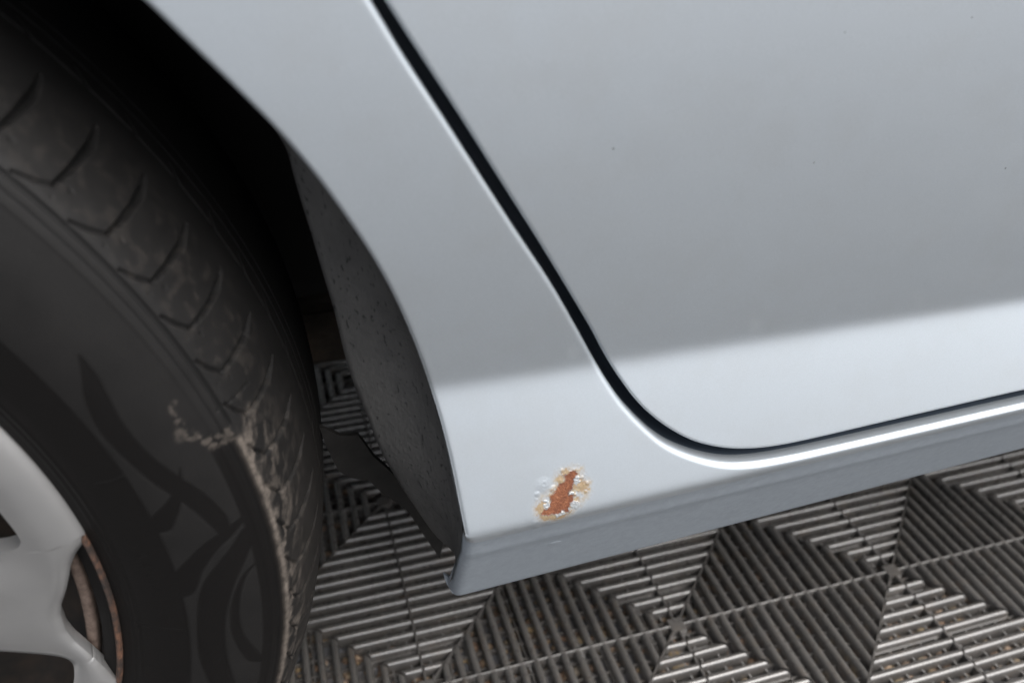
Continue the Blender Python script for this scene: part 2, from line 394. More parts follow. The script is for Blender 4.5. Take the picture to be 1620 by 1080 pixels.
NA, NB, NV = 620, 420, 56
def part_resample(C, n, dense):
    """dense(x,z)->weight for sample density"""
    P = resample(C, 4000); wgt = np.array([dense(*q) for q in P]); L = np.r_[0, np.cumsum(wgt[1:])]; L /= L[-1]
    s = np.linspace(0, 1, n); i = np.interp(s, L, np.arange(4000)); return np.stack([np.interp(i, np.arange(4000), P[:, k]) for k in (0, 1)], 1)
def match(CA, CB, n, dens):
    """resample two curves with matching normalised density"""
    return part_resample(CA, n, dens), part_resample(CB, n, dens)
dn = lambda x, z: 1.0 if (-.32 < x < .2 and z < .53) else .22
A1, B1 = match(ARCH, E1, NA, dn)
FOLD = np.array([(x, FF[0]*x+FF[1]-.0) for x in np.linspace(ARCH[-1][0], 1.0, 800)]); FOLD[0] = ARCH[-1]
A2, B2 = match(FOLD, E2, NB, dn)
A = np.vstack([A1, A2[1:]]); B = np.vstack([B1, B2[1:]]); NT = len(A)
vv = np.linspace(0, 1, NV); vv = .5*vv+.5*(.5-.5*np.cos(np.pi*vv))
XZ = A[:, None, :]*(1-vv[None, :, None])+B[:, None, :]*vv[None, :, None]
R_EDGE = np.interp(XZ.reshape(-1, 2)[:, 0], [-.13, -.06], [.0022, .0028])
def roll(d, r): d = np.minimum(np.maximum(d, 0), r); return r-np.sqrt(np.maximum(r*r-(r-d)**2, 0))
flat = XZ.reshape(-1, 2)
dE = dist_poly(flat, B[::2] if True else B); dA = dist_poly(flat, A1[::3])
dE = np.where(np.arange(len(flat)) % NV == NV-1, 0, dE)
y = Y(flat[:, 0], flat[:, 1])+roll(dE, R_EDGE)+roll(dA, .0016)
_bd = np.minimum.reduce([flat[:, 0]+.180, -.128-flat[:, 0], (flat[:, 1]-.2815)*1.3, .317-flat[:, 1]])
y = y+.0016*sstep(.0062, .0085, _bd)                                # steel eaten away under the rust spot
top_grid = np.stack([flat[:, 0], y, flat[:, 1]], 1).reshape(NT, NV, 3)
# flange into the door gap
def tangent2(C):
    t = np.gradient(C, axis=0); return t/np.linalg.norm(t, axis=1, keepdims=True)
nB = tangent2(B); nB = np.stack([-nB[:, 1], nB[:, 0]], 1)         # points to the door side
fl = []
for dy, off in ((.0045, .0), (.016, .0), (.030, .0008), (.035, .003), (.037, .008), (.038, .022), (.038, .045)):
    q = B+nB*off if np.mean((B+nB*.01-B)[:, 0]) != 9 else B
    fl.append(np.stack([q[:, 0], top_grid[:, -1, 1]+dy, q[:, 1]], 1))
# flange inwards round the arch
nA = tangent2(A1); nA = np.stack([nA[:, 1], -nA[:, 0]], 1)        # away from the panel, into the arch
G = [np.concatenate([top_grid, np.stack(fl, 1)], 1)]
NV2 = G[0].shape[1]
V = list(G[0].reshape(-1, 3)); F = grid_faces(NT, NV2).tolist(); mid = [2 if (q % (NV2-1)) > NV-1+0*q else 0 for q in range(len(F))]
# lower sill, sharing the fold vertices
i0 = NA-1; nl = 30
base = len(V); lowcols = NT-i0
x_l = A[i0:, 0]; zf_l = A[i0:, 1]; zb_l = FB[0]*x_l+FB[1]
lowrows = []
for k in range(1, nl+1):
    s = k/nl; z = zf_l+(zb_l-zf_l)*s
    xs = x_l+(-.0008*s)*np.exp(-(x_l-x_l[0])/.02)
    dl = (xs-xs[0]); yy = Y(x_l, z)+roll(np.maximum((1-s)*(zf_l-zb_l), 0), .0022)+roll(dl, .0045)
    lowrows.append(np.stack([xs, yy, z], 1))
last = lowrows[-1]
for dy, dz in ((.003, -.0004), (.012, -.0002), (.03, .001), (.05, .004)): lowrows.append(last+np.outer(np.clip(.12+(x_l-x_l[0])/.05, 0, 1), [0, dy, dz]))
rows = np.stack(lowrows, 0); nr = len(rows)
V += list(rows.reshape(-1, 3))
idx = lambda k, j: (i0+j)*NV2 if k == 0 else base+(k-1)*lowcols+j
for k in range(nr):
    for j in range(lowcols-1):
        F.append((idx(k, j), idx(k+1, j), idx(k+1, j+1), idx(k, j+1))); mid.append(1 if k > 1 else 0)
# front end of the sill turns inwards
b2 = len(V); endcol = np.array([V[idx(k, 0)] for k in range(nl+1)])
for q, (dx, dy) in enumerate(((-.0002, .002), (-.0006, .006), (-.001, .011))):
    V += list(endcol+np.outer(.08+.5*np.linspace(0, 1, nl+1)**2, [dx, dy, 0]))
ei = lambda q, k: idx(k, 0) if q == 0 else b2+(q-1)*(nl+1)+k
for q in range(3):
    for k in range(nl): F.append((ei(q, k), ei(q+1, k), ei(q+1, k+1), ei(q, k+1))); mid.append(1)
# arch lip
b3 = len(V); lipc = top_grid[:NA, 0, :]
for dy, off in ((.0015, .0), (.006, .0006), (.011, .0012)):
    V += list(np.stack([lipc[:, 0]+nA[:, 0]*off*0, lipc[:, 1]+dy, lipc[:, 2]], 1))
li = lambda q, k: k*NV2 if q == 0 else b3+(q-1)*NA+k
for q in range(3):
    for k in range(NA-1): F.append((li(q, k), li(q, k+1), li(q+1, k+1), li(q+1, k))); mid.append(0)
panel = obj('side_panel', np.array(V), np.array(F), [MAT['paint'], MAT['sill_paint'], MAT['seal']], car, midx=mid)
panel['label'] = 'silver side panel between wheel arch and door, running on as the sill'

# ------------------------------------------------------------------ door
DR = part_resample(DOOR, 760, dn)
nD = tangent2(DR); nD = np.stack([-nD[:, 1], nD[:, 0]], 1)
far = np.array([(-.42, .92), (-.2, .93), (.2, .94), (.6, .95), (1.0, .95), (1.0, .8), (1.0, .6), (1.0, .45), (1.0, .33)])
# every door line runs from the edge curve towards the far upper right corner of the door
tt = np.linspace(0, 1, len(DR)); FARC = resample(cr(far, 10), 2000)
k1 = int(np.argmin(((DR-np.array([-.12, .334]))**2).sum(1)))/len(DR)
ft = np.interp(tt, [0, k1, .80, 1], [0, .55, .85, 1]); FA = np.stack([np.interp(ft, np.linspace(0, 1, 2000), FARC[:, k]) for k in (0, 1)], 1)
vd = np.r_[0, np.cumsum(np.r_[np.geomspace(.0002, .0012, 14), np.full(190, .0022), np.geomspace(.003, .05, 30)])]; vd /= vd[-1]
XZ = DR[:, None]*(1-vd[None, :, None])+FA[:, None]*vd[None, :, None]; flat = XZ.reshape(-1, 2)
dd = dist_poly(flat[:], DR[::3]); dd = np.where(np.arange(len(flat)) % len(vd) == 0, 0, dd)
y = Y(flat[:, 0], flat[:, 1])+roll(dd, .0014)+.0004
DG = np.stack([flat[:, 0], y, flat[:, 1]], 1).reshape(len(DR), len(vd), 3)
fl = [np.stack([DR[:, 0]+nD[:, 0]*o_, np.maximum(DG[:, 0, 1], Y(DR[:, 0]+nD[:, 0]*o_, DR[:, 1]+nD[:, 1]*o_))+dy, DR[:, 1]+nD[:, 1]*o_], 1) for dy, o_ in ((.0040, .014), (.0036, .005), (.0028, .0010), (.0016, .0))]
DG = np.concatenate([np.stack(fl, 1), DG], 1)
door = obj('door', DG.reshape(-1, 3), grid_faces(*DG.shape[:2])[:, ::-1], MAT['paint'], car)
door['label'] = 'silver door with rounded lower corner and a crease along its foot'

# ------------------------------------------------------------------ rust spot on the sill
core = np.array([(-148.0, 305.2), (-146.5, 303.8), (-147.4, 302.2), (-148.4, 299.8), (-148.6, 297.2), (-151.0, 295.5), (-148.7, 293.5), (-148.8, 291.4), (-151.1, 289.7), (-151.1, 286.8), (-153.8, 288.0), (-155.9, 287.6), (-158.1, 287.3), (-160.7, 287.4), (-163.8, 288.4), (-163.6, 289.6), (-160.5, 291.1), (-158.7, 293.6), (-159.1, 295.8), (-155.8, 298.1), (-155.2, 300.1), (-152.5, 301.6), (-151.8, 304.1)])
halo = np.array([(-148.5, 307.2), (-144.3, 305.3), (-144.0, 301.6), (-141.5, 299.0), (-141.2, 294.1), (-144.6, 291.1), (-147.4, 288.9), (-151.6, 284.6), (-155.6, 283.4), (-162.2, 284.2), (-165.9, 287.8), (-166.7, 291.8), (-163.8, 295.5), (-159.5, 297.3), (-157.2, 301.5), (-154.2, 306.7)])
nx, nz = 300, 290
gx, gz = np.meshgrid(np.linspace(-180, -128, nx), np.linspace(281.5, 317, nz), indexing='ij'); P = np.stack([gx.ravel(), gz.ravel()], 1)
warp = np.stack([fbm(P[:, 0]*.9, P[:, 1]*.9, 4)-.5, fbm(P[:, 0]*.9+50, P[:, 1]*.9+9, 4)-.5], 1)*2.6
Q = P+warp
sdf = lambda pts, C: dist_poly(pts, np.vstack([C, C[:1]]))*np.where(in_poly(pts, C), -1, 1)
sc_, sh_ = sdf(Q, core), sdf(Q, halo)
n_hi = fbm(P[:, 0]*1.6, P[:, 1]*1.6, 4); n_lo = fbm(P[:, 0]*.35+7, P[:, 1]*.35, 3)
corem = sstep(.35, -.25, sc_)
# white flakes of lifted paint inside the rust outline
flk = np.zeros(len(P))
for (fx, fz, a, b_) in ((-160.9, 292.5, 1.2, 2.4), (-155.3, 286.6, 2.2, 1.0), (-148.3, 289.6, 1.9, 1.9), (-146.7, 300.8, 1.4, 2.3), (-149.6, 295.2, .7, .5)):
    flk = np.maximum(flk, sstep(1.15, .85, np.hypot((Q[:, 0]-fx)/a, (Q[:, 1]-fz)/b_)))
corem *= (1-flk)
stain = np.clip(sstep(2.8, -2.6, sh_)*(.55+1.7*(n_lo-.25))*sstep(.18, .55, n_hi*.6+n_lo*.45), 0, 1)*.85
stain = np.maximum(stain, .95*sstep(2.0, .1, sc_)*sstep(.30, .52, n_hi)); stain *= (1-corem)*(1-.85*flk)
# blisters
h = np.zeros(len(P))
bl = [(-161.9, 301.4, 4.2, .42), (-153.2, 306.3, 1.2, .45), (-142.3, 298.5, 1.2, .6), (-143.1, 294.8, 1.1, .55), (-144.4, 301.5, 1.0, .45), (-164.7, 298.0, 1.7, .4), (-157.9, 299.0, 2.0, .6), (-148.1, 294.7, 1.0, .5), (-145.8, 297.7, 1.5, .5), (-154.3, 302.0, 1.5, .5), (-166.5, 284.9, 1.8, .3)]
for _ in range(50):
    a = RNG.integers(len(halo)); c0 = halo[a]*RNG.uniform(.25, 1.05)+core.mean(0)*0; t = RNG.uniform(.35, 1.12)
    ctr = core.mean(0)+(halo[a]-core.mean(0))*t+RNG.normal(0, 1.0, 2); bl.append((ctr[0], ctr[1], RNG.uniform(.3, 1.1), RNG.uniform(.08, .32)))
for (bx, bz, br, bh) in bl:
    q = np.hypot(P[:, 0]-bx, P[:, 1]-bz)/br; h = np.maximum(h, .40*bh*np.clip(1-q*q, 0, 1)**1.5)
h = h*(1-corem)*(.55+.9*n_hi)+flk*.20*(.3+1.2*n_hi)+sstep(2.2, .2, sc_)*sstep(-.6, .2, sc_)*.22*n_hi
h = h-corem*(.22-.30*(n_hi-.4))
bord = np.minimum.reduce([P[:, 0]+180, -128-P[:, 0], (P[:, 1]-281.5)*1.6, 317-P[:, 1]])
off = -.03+.045*sstep(0, 6.5, bord)+h*sstep(0, 4, bord)
X, Z = P[:, 0]*.001, P[:, 1]*.001
e = 1e-4; ny_z = (Y(X, Z+e)-Y(X, Z-e))/(2*e)
nn = np.stack([np.zeros_like(X), -np.ones_like(X), ny_z], 1); nn /= np.linalg.norm(nn, axis=1, keepdims=True)
m = M('rust_and_blistered_paint'); col, ro = paint_nodes(m)
a_core, a_st, a_fl = m.attr('rust'), m.attr('stain'), m.attr('flake')
nf = m.math('ADD', m.math('MULTIPLY', m.noise(900, 5, .7), .55), m.math('MULTIPLY', m.noise(190, 4, .6), .45))
rc = m.ramp(nf, [(.30, (.055, .018, .008)), (.45, (.125, .038, .015)), (.57, (.19, .066, .027)), (.72, (.26, .115, .058))])
scn = m.ramp(m.noise(420, 4), [(.3, (.20, .098, .013)), (.7, (.27, .188, .072))])
col = m.mix(m.math('MULTIPLY', a_fl, m.math('MULTIPLY', m.noise(800, 4), .8), True), col, (.21, .21, .20)); col = m.mix(a_st, col, scn); col = m.mix(a_core, col, rc); m.to(col, 'Base Color')
keep = m.math('SUBTRACT', 1.0, m.math('MAXIMUM', a_core, m.math('MAXIMUM', m.math('MULTIPLY', a_st, .8), m.math('MULTIPLY', a_fl, .35))), True)
m.to(m.math('MULTIPLY', keep, .78), 'Metallic'); m.to(m.math('MULTIPLY', keep, .85), 'Coat Weight'); m.set(Coat_Roughness=.06, Coat_IOR=1.45)
m.to(m.math('ADD', m.math('MULTIPLY', ro, keep), m.math('MULTIPLY', m.math('SUBTRACT', 1.0, keep), .7)), 'Roughness')
m.bump(m.math('MULTIPLY', nf, a_core), .9, .0011); MAT['rust'] = m.m
rust = obj('rust_spot', np.stack([X, Y(X, Z), Z], 1)+nn*(off*.001)[:, None], grid_faces(nx, nz), MAT['rust'], panel, attrs=dict(rust=corem, stain=stain, flake=flk))
rust['label'] = 'orange rust spot ringed by blistered paint and yellow stain'
# paint drip on the lower sill
a = np.linspace(0, 2*np.pi, 28, endpoint=False); rr = np.linspace(0, 1, 7)
X = -.1525+.0036*np.outer(np.cos(a), rr).ravel()*(1+.15*np.repeat(np.sin(2*a), 7)); Z = .2562+.0015*np.outer(np.sin(a), rr).ravel(); hgt = .00035*np.sqrt(np.clip(1-np.tile(rr, 28)**2, 0, 1))-.0001
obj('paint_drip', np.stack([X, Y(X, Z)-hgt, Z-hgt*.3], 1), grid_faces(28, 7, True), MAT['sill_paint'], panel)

# ------------------------------------------------------------------ inside of the wheel arch
inner = [(-.246, .440), (-.244, .424), (-.240, .398), (-.236, .369), (-.233, .340), (-.228, .316), (-.222, .289), (-.209, .253), (-.201, .234), (-.1965, .2265)]
ri = math.hypot(-.246-WC[0], .44-WC[2]); ai = math.atan2(.44-WC[2], -.246-WC[0])
inner = [(WC[0]+(ri+.006*min(1, a-ai))*math.cos(a), WC[2]+(ri+.006*min(1, a-ai))*math.sin(a)) for a in np.linspace(math.radians(175), ai+.05, 24)]+inner
IN = smooth_curve(cr(inner, 20), 20); LE = np.vstack([ARCH, [(-.1972, .262), (-.1985, .240), (-.1995, .2255)]])
n = 420; dl = lambda x, z: 1.0 if z < .56 and x > -.4 else .3
I_, E_ = part_resample(IN, n, dl), part_resample(smooth_curve(LE, 8), n, dl)
nv = 26; rows = []
for k in range(nv):
    s = k/(nv-1); q = E_*(1-s)+I_*s
    ye = Y(E_[:, 0], E_[:, 1])+np.interp(E_[:, 1], [.27, .30], [.0035, .0085]); yi = np.full(n, -.078)
    b = np.sin(np.pi*s)*.006
    ct = q-WC[[0, 2]]; ct /= np.linalg.norm(ct, axis=1, keepdims=True); q = q+ct*b
    wob = .0009*(fbm(np.arange(n)*.05, np.full(n, s*6.0), 3)-.5)
    rows.append(np.stack([q[:, 0]+wob, ye*(1-s)+yi*s, q[:, 1]], 1))
last = rows[-1]                                                   # rolled inner edge, then back behind
for dr, dy in ((.0015, .004), (.006, .007), (.03, .009)):
    ct = last[:, [0, 2]]-WC[[0, 2]]; ct /= np.linalg.norm(ct, axis=1, keepdims=True)
    rows.append(last+np.stack([ct[:, 0]*dr, np.full(n, dy), ct[:, 1]*dr], 1))
LG = np.stack(rows, 1)
liner = obj('wheel_arch_liner', LG.reshape(-1, 3), grid_faces(n, LG.shape[1]), MAT['underseal'], car); liner['label'] = 'dark grey speckled underseal inside the wheel arch'
# torn flap at its foot: a thin curved sheet with thickness
fp = np.array([(-0.2488, 0.2924), (-0.2437, 0.2877), (-0.2396, 0.2833), (-0.2357, 0.2823), (-0.2312, 0.2819), (-0.2282, 0.2742), (-0.2252, 0.2653), (-0.2141, 0.2453), (-0.2022, 0.2174), (-0.1958, 0.1935), (-0.1883, 0.1746), (-0.1904, 0.1603), (-0.1953, 0.1747), (-0.2, 0.1881), (-0.2045, 0.202), (-0.2094, 0.2155), (-0.2161, 0.225), (-0.222, 0.2339), (-0.2276, 0.2454), (-0.2329, 0.248), (-0.238, 0.2514), (-0.2423, 0.2573), (-0.2449, 0.2681), (-0.2468, 0.2783)])
Vf, Ff = sheet([(x, -.040-.175*(z-.23), z) for x, z in fp], (.0006, .0022, 0))
flap = obj('liner_flap', Vf, Ff, MAT['flap'], liner, smooth=False); flap['label'] = 'torn black flap hanging at the foot of the liner'
# wheelhouse shell and its inner wall
ang = np.radians(np.linspace(-6.5, 192, 90)); prof = [(.345, -.070), (.372, -.060), (.375, .05), (.370, .150), (.34, .162), (.20, .164), (.03, .164)]
rows = [np.stack([WC[0]+r*np.cos(ang), np.full(90, yv), WC[2]+r*np.sin(ang)], 1) for r, yv in prof]
obj('wheelhouse', np.stack(rows, 1).reshape(-1, 3), grid_faces(90, len(prof)), MAT['black'], car)
v, f = box((-.95, .160, .182), (.9, .235, .238))
bm = bmesh.new(); q = [bm.verts.new(x) for x in v]; [bm.faces.new([q[i] for i in ff]) for ff in f]
bmesh.ops.bevel(bm, geom=bm.edges[:], offset=.008, segments=3, affect='EDGES')
bm.verts.index_update(); obj('chassis_rail', [x.co[:] for x in bm.verts], [[y_.index for y_ in ff.verts] for ff in bm.faces], MAT['chassis'], car); bm.free()
# floor pan and the closed body above it
parts = [box((-.185, -.06, .226), (1.6, 1.48, .25)), box((-1.6, .17, .24), (-.19, 1.48, .26)), box((-1.6, .30, .262), (1.6, 1.48, .9))]
Vb, Fb = join(parts); obj('underbody', Vb, Fb, MAT['black'], car, smooth=False)
v = [(-1.6, .0, .93), (1.6, .0, .93), (1.6, 1.48, .93), (-1.6, 1.48, .93), (-1.3, .22, 1.42), (1.4, .22, 1.42), (1.4, 1.25, 1.42), (-1.3, 1.25, 1.42)]
obj('cabin_shell', v, [(3, 2, 1, 0), (4, 5, 6, 7), (0, 1, 5, 4), (1, 2, 6, 5), (2, 3, 7, 6), (3, 0, 4, 7)], MAT['paint'], car, smooth=False)
# front tip of the sill flange, with a torn notch
fp = [(-.1998, .2177), (-.1985, .2104), (-.1955, .2013), (-.1909, .2030), (-.1858, .2060), (-.1879, .2159), (-.1911, .2169), (-.1934, .2064), (-.1968, .2136)]
Vf, Ff = sheet([(x, -.090, z) for x, z in fp], (.0004, .0014, 0))
o = obj('sill_flange', Vf, Ff, MAT['sill_paint'], car, smooth=False); o['label'] = 'torn tip of the sill flange'

# ------------------------------------------------------------------ wheel
wheel = empty('wheel', WC, car); wheel['label'] = 'wheel with silver plastic cover, rusty rim and dusty tyre'
AX = np.array([math.cos(PSI), math.sin(PSI), 0]); NR = np.array([math.sin(PSI), -math.cos(PSI), 0]); ZZ = np.array([0, 0, 1.])
def wp(th, r, wv): return WC+(r*np.cos(th))[..., None]*AX+(r*np.sin(th))[..., None]*ZZ+wv[..., None]*NR
PR = np.array([(.196, -.012), (.200, -.006), (.206, -.002), (.215, .002), (.228, .007), (.243, .009), (.256, .008), (.267, .005), (.279, 0), (.2845, -.008), (.289, -.02), (.2925, -.035), (.295, -.055), (.296, -.085), (.295, -.115), (.290, -.148), (.279, -.170), (.262, -.178), (.24, -.18)])
prof = cr(PR, 20); L = np.r_[0, np.cumsum(np.linalg.norm(np.diff(prof, axis=0), axis=1))]
sv = np.r_[np.arange(15, 88, .7), np.arange(88, 170, .5), np.arange(170, L[-1]*1000, 3.0)]
pr = np.stack([np.interp(sv*.001, L, prof[:, k]) for k in (0, 1)], 1)
dpr = np.gradient(pr, axis=0); nrm2 = np.stack([-dpr[:, 1], dpr[:, 0]], 1); nrm2 /= np.linalg.norm(nrm2, axis=1, keepdims=True)
if nrm2[len(sv)//4, 1] < 0: nrm2 = -nrm2
thd = np.r_[np.arange(-28, 48, .125), np.arange(48, 332, 1.5)]; NTH = len(thd)
T2, S2 = np.meshgrid(thd, sv, indexing='ij'); tf, sf = T2.ravel(), S2.ravel()
K = .27*math.pi/180*1000                         # mm of arc per degree
H = np.zeros(len(tf)); gro = np.zeros(len(tf))
def cut(d, depth, soft=.7):
    global H, gro
    f = sstep(soft*.5, -soft*.5, d); H = np.minimum(H, -depth*f); gro = np.maximum(gro, f)
ph = (tf-27.6+40*4.07) % 4.07; ph = np.where(ph > 2.6, ph-4.07, ph)         # pitch-periodic angle
sel = (sf > 90) & (sf < 140)
ch = np.array([(0, 93), (-1.1, 95.5), (-2.05, 99), (-2.2, 108.5), (-2.2, 122), (-1.8, 133)])
for shift in (0, 4.07, -4.07):
    C = (ch+np.array([shift, 0]))*np.array([K, 1]); Pq = np.stack([ph*K, sf], 1)[sel]
    d1 = dist_poly(Pq, C[:3], np.array([.45, .6, .5])); d2 = dist_poly(Pq, C[2:], np.array([.4, .95, 1.25, .12]))
    for d, dep in ((d1, 1.3), (d2, 2.4)):
        full = np.full(len(tf), 9.0); full[sel] = d; cut(full, dep)
    for (da, s0, rr_) in ((1.15, 101, .9), (1.7, 95, .6)):
        cut(np.hypot((ph-shift-da)*K, sf-s0)-rr_*.8, .3, .8)
cut(np.abs(sf-91.0)-.75+3*sstep(14.5, 11.0, tf)*sstep(-200, -20, tf), .9)
cut(np.abs(sf-87.2)-.35, .35)
cut(np.abs(sf-148)-.75, 1.0, 1.0); cut(np.abs(sf-158)-.5, .8, 1.0); cut(np.abs(sf-166)-.5, .8, 1.0)
cut(dist_poly(np.stack([ph*K, sf], 1), np.array([(-.2*K, 148), (.45*K, 150.5), (1.3*K, 153.5)]), np.array([.6, .35, .05])), .8, 1.0)
cut(dist_poly(np.stack([tf*K, sf], 1), np.array([(15.4*K, 89.5), (14.9*K, 107.5)]), np.array([.25, .2])), .7, .5)
# sidewall ornament: darker smooth bands
sd_ = np.full(len(tf), 9.0); PP = np.stack([tf*K, sf], 1); loc = (tf > -28) & (tf < 30) & (sf < 92)
def bandc(pts, wd):
    global sd_
    q = np.array(pts, float)*np.array([K, 1]); wd = np.array(wd, float)*.41
    cq = cr(np.column_stack([q, wd]), 5); d = np.full(len(tf), 9.0); d[loc] = dist_poly(PP[loc], cq[:, :2], cq[:, 2]); sd_ = np.minimum(sd_, d)
bandc([(24.5, 66), (22.7, 63.5), (20.9, 60.5), (18.1, 58.0), (14.9, 59.0), (12.0, 62.5), (9.1, 68.0), (6.4, 72.0), (4.4, 73.5)], [1, 6, 9, 10, 9, 9.5, 9.5, 8.5, 6])
bandc([(12.4, 69.0), (10.6, 65.5), (9.1, 60.5), (7.5, 53.5)], [.4, 3.5, 7, 12])
bandc([(5.1, 80.5), (4.3, 74.0), (3.4, 66.0), (1.5, 57.5), (-.6, 51.5)], [3, 6, 8, 11, 15])
bandc([(3.7, 80), (2.2, 76.5), (-1.1, 65.5), (-5.2, 60.5), (-9.9, 60.0), (-14.1, 64.0), (-18, 72), (-20, 81)], [5, 10, 15, 13.5, 13.5, 12, 9, 5])
bandc([(-.1, 80.0), (-1.3, 74.5), (-4.3, 70.0), (-8.0, 70.0), (-11.5, 76.0), (-12.3, 79.5)], [1.2, 2.5, 4, 5.5, 7, 6])
bandc([(-17, 52), (-20, 60), (-23, 66), (-27, 70)], [12, 9, 7, 3])
band = sstep(.5, -.5, np.minimum(sd_, sf-51.8))
band = np.maximum(band, sstep(.5, -.5, np.maximum(80.4-sf, sf-91))*sstep(14.5, 11.5, tf))
H = np.where(sf < 90, H-.25*band*(sf > 20), H)
for (s0, wd_, am) in ((31.5, .5, .5), (28.5, .4, .35), (84.5, .5, .25)): H = H+am*np.exp(-((sf-s0-(tf*.1 if s0 < 30 else 0)*0)/wd_)**2)*(sf < 88)
H = H+.35*np.exp(-(dist_poly(PP, np.array([(13.3*K, 40.), (13.2*K, 45.5), (13.5*K, 51.5)]))/.35)**2)+.3*np.exp(-(dist_poly(PP, np.array([(-5.8*K, 30.5), (-6.3*K, 38.5), (-6.5*K, 50)]))/.35)**2)
# worn, unreadable moulding marks
for k in range(11):
    t0 = 6.2-k*.75
    for q in range(3):
        a0, b0 = RNG.uniform(-.2, .2), RNG.uniform(40.5, 43.5); a1, b1 = RNG.uniform(-.25, .25), RNG.uniform(40.5, 43.5)
        H = H+.18*np.exp(-(dist_poly(PP, np.array([((t0+a0)*K, b0), ((t0+a1)*K, b1)]))/.28)**2)
# dust
nA_ = fbm(tf*K*.30, sf*.30, 5); nB_ = fbm((tf*K+sf*.5)*.16+.8*nA_, (sf-tf*K*.5)*.30+.8*nA_, 5); nC_ = fbm(tf*K*.08+9, sf*.08, 3)
lowt = sstep(13.8, 12.2, tf+1.6*(nC_-.5)*4)*sstep(-120, -60, tf)
du = .95*np.exp(-((sf-91.2)/1.35)**2)*(.5+1.1*nA_)*lowt
du = np.maximum(du, lowt*sstep(90.5, 92.5, sf)*np.exp(-np.clip(sf-92, 0, 99)/15)*sstep(.36, .80, nB_)*.85)
dp = np.array([(18.0, 78.5), (17.1, 77.0), (15.8, 77.0), (14.9, 75.0), (14.3, 79.5), (13.1, 83.5), (13.0, 89.0)])*np.array([K, 1])
du = np.maximum(du, sstep(1.6, -.6, dist_poly(PP, dp, np.array([.1, .2, .4, .6, 1.3, 2.0, 2.2]))+5.0*(nA_-.5))*(.05+.95*nA_)*sstep(.36, .60, fbm(tf*K*.55+3, sf*.55, 3))*.95)
du = np.maximum(du, .09*sstep(.50, .75, nA_)*sstep(92, 96, sf)*sstep(150, 110, sf)*sstep(60, 20, tf))
du = np.maximum(du, 0*sf+.07*sstep(92, 100, sf)*sstep(14, -6, tf)*sstep(-90, -40, tf))
du = np.clip(du*(1-.5*(gro > .5)*(sf > 105)), 0, .95)
H = H+.12*du*(sf < 130)
I2 = np.tile(np.arange(len(sv)), NTH); H *= .001
rr_ = pr[I2, 0]+nrm2[I2, 0]*H; ww_ = pr[I2, 1]+nrm2[I2, 1]*H
V = wp(np.radians(tf), rr_, ww_); V[:, 2] = np.maximum(V[:, 2], 0.0002)
tyre = obj('tyre', V, grid_faces(NTH, len(sv), True), MAT['tyre'], wheel, attrs=dict(band=band, dust=du, groove=gro)); tyre['label'] = 'black tyre with swirling sidewall ornament and dust along its shoulder'
def lathe(name, prof, mat, n=160, sharp=None, parent=wheel):
    th = np.linspace(0, 2*np.pi, n, endpoint=False); T, J = np.meshgrid(th, np.arange(len(prof)), indexing='ij'); p_ = np.array(prof)
    return obj(name, wp(T.ravel(), p_[J.ravel(), 0], p_[J.ravel(), 1]), grid_faces(n, len(prof), True), mat, parent, sharp=sharp)
lathe('rim', cr([(.2110, -.010), (.2138, -.003), (.2142, .0015), (.2134, .0032), (.2124, .0032), (.2116, .0012), (.2112, -.002)], 5), MAT['rim'], 220)
lathe('rim_well', [(.2112, -.002), (.2095, -.012), (.204, -.03), (.195, -.05), (.178, -.058), (.165, -.05), (.13, -.045), (.08, -.04), (.02, -.04)], MAT['darksteel'])
lathe('retaining_ring', cr([(.1985, -.012), (.1988, -.0075), (.200, -.0058), (.2025, -.0058), (.2036, -.0075), (.2038, -.012)], 4), MAT['tan'], 160)
# plastic cover: spokes with windows between, scalloped rim at every spoke end
NSP = 7; PER = 360/NSP
nt_ = np.array([(-PER/2-3, 214.4), (-17.6, 214.6), (-16.9, 214.3), (-15.5, 210.6), (-13.2, 206.2), (-10.9, 201.4), (-8.9, 196.9), (-7, 194.6), (-4.3, 194.1), (-2.2, 196.0), (.1, 199.8), (3.7, 205.3), (5.0, 208.5), (5.8, 212.0), (6.6, 214.2), (7.4, 214.5), (PER/2+8, 214.4)])
phd = np.linspace(-PER/2-2, PER/2-2, 240, endpoint=False)
for e_, sg_ in ((7.0, 1), (39.6-PER, -1)): phd = np.r_[phd, e_+sg_*np.geomspace(.002, 1.6, 26)]        # fine steps at the window ends
phd = np.sort(phd); nph = len(phd)
rout = np.interp(phd, nt_[:, 0], nt_[:, 1]); rout = smooth_curve(np.r_[rout[-20:], rout, rout[:20]], 4)[20:-20]
hc, hw = 23.3, 16.3                                     # window centre and half width in degrees
dph = np.abs(((phd-hc+PER/2) % PER)-PER/2)/hw
open_ = np.clip(1-dph**26, 0, 1)**(1/3)
rwo = 160+35.6*open_; rwi = 160-38*open_
ni, no = 26, 34
rowsr = np.concatenate([rwi[:, None]*np.linspace(0, 1, ni)[None]+40*(1-np.linspace(0, 1, ni)[None]), rwo[:, None]+(rout-rwo)[:, None]*(.5-.5*np.cos(np.pi*np.linspace(0, 1, no)))[None]], 1)
phg = np.repeat(phd[:, None], ni+no, 1)
cart = np.stack([rowsr*np.cos(np.radians(phg)), rowsr*np.sin(np.radians(phg))], -1)
hole = []
ins = np.where(dph < 1)[0]; start = ins[np.argmin(np.where(np.isin(ins-1, ins), 1, 0))]
order = [(start+k) % nph for k in range(len(ins))]
def cpt(i, r): a = math.radians(phd[i]+(PER if phd[i] < phd[start]-1e-9 else 0)); return (r*math.cos(a), r*math.sin(a))
hp_ = np.array([cpt(i, rwo[i]) for i in order]+[cpt(i, rwi[i]) for i in order[::-1]])
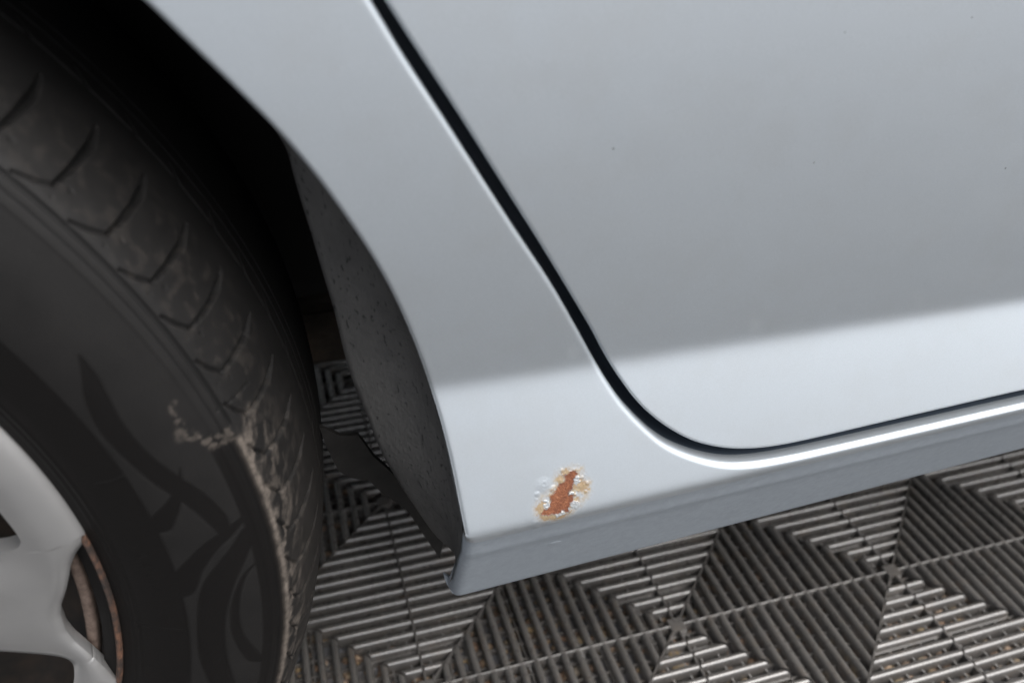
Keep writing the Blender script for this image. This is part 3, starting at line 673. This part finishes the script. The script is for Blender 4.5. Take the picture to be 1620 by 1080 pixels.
hole1 = np.vstack([hp_, hp_[:1]]); ca, sa = math.cos(math.radians(-PER)), math.sin(math.radians(-PER))
hole0 = np.stack([hole1[:, 0]*ca-hole1[:, 1]*sa, hole1[:, 0]*sa+hole1[:, 1]*ca], 1)
fl_ = cart.reshape(-1, 2); dh = np.minimum(dist_poly(fl_, hole1[::2]), dist_poly(fl_, hole0[::2]))
oc = np.stack([rout*np.cos(np.radians(phd)), rout*np.sin(np.radians(phd))], 1); c2 = lambda a: np.stack([oc[:, 0]*math.cos(a)-oc[:, 1]*math.sin(a), oc[:, 0]*math.sin(a)+oc[:, 1]*math.cos(a)], 1)
OC = np.vstack([c2(math.radians(-PER))[-40:], oc, c2(math.radians(PER))[:40]]); do = dist_poly(fl_, OC[::2])
rf = rowsr.ravel()
wcov = 5.2-7.0*sstep(200, 120, rf)-5.0*np.exp(-dh/6.5)-3.2*np.exp(-do/2.2)+1.6*np.exp(-((rf-203)/7)**2)
V = []; F = []; nr_ = ni+no
for kk in range(NSP):
    V.append(wp(np.radians(phg.ravel()+kk*PER), rf*.001, wcov*.001))
V = np.concatenate(V); tot = NSP*nph
F = []
keep = (rwo-rwi) > .01
for i in range(tot):
    i2 = (i+1) % tot; a = i % nph; b = i2 % nph
    for j in range(nr_-1):
        if j == ni-1: continue                          # the window, or a closed seam on the spokes
        F.append((i*nr_+j, i2*nr_+j, i2*nr_+j+1, i*nr_+j+1))
Vx = [V]; nb = len(V)
def skirt(j, dr, dw):
    """wall behind a row of the cover"""
    global nb
    i = np.arange(tot); src = i*nr_+j; a = np.radians(phg[i % nph, j]+(i//nph)*PER)
    r_ = rowsr[i % nph, j]*.001+dr; Vx.append(wp(a, r_, wcov[(i % nph)*nr_+j]*.001+dw)); b0 = nb; nb += tot
    for q in range(tot):
        q2 = (q+1) % tot
        if j in (ni-1, ni) and not (keep[q % nph] or keep[q2 % nph]): continue
        F.append((int(src[q]), int(src[q2]), b0+q2, b0+q))
skirt(nr_-1, -.0012, -.006); skirt(ni, -.001, -.008); skirt(ni-1, .001, -.008)
bm = bmesh.new(); VV = np.concatenate(Vx); bv = [bm.verts.new(v) for v in VV]
for f in F:
    try: bm.faces.new([bv[i] for i in f])
    except ValueError: pass
bmesh.ops.remove_doubles(bm, verts=bm.verts[:], dist=.00003); bmesh.ops.recalc_face_normals(bm, faces=bm.faces[:]); bm.verts.index_update()
o = obj('wheel_cover', [v.co[:] for v in bm.verts], [[v.index for v in f.verts] for f in bm.faces], MAT['cover'], wheel, sharp=55); bm.free()
o['label'] = 'silver plastic wheel cover with scalloped edge'
lathe('hub_cap_disc', [(.001, .001), (.03, .001), (.041, -.001), (.042, -.006)], MAT['cover'], 60)
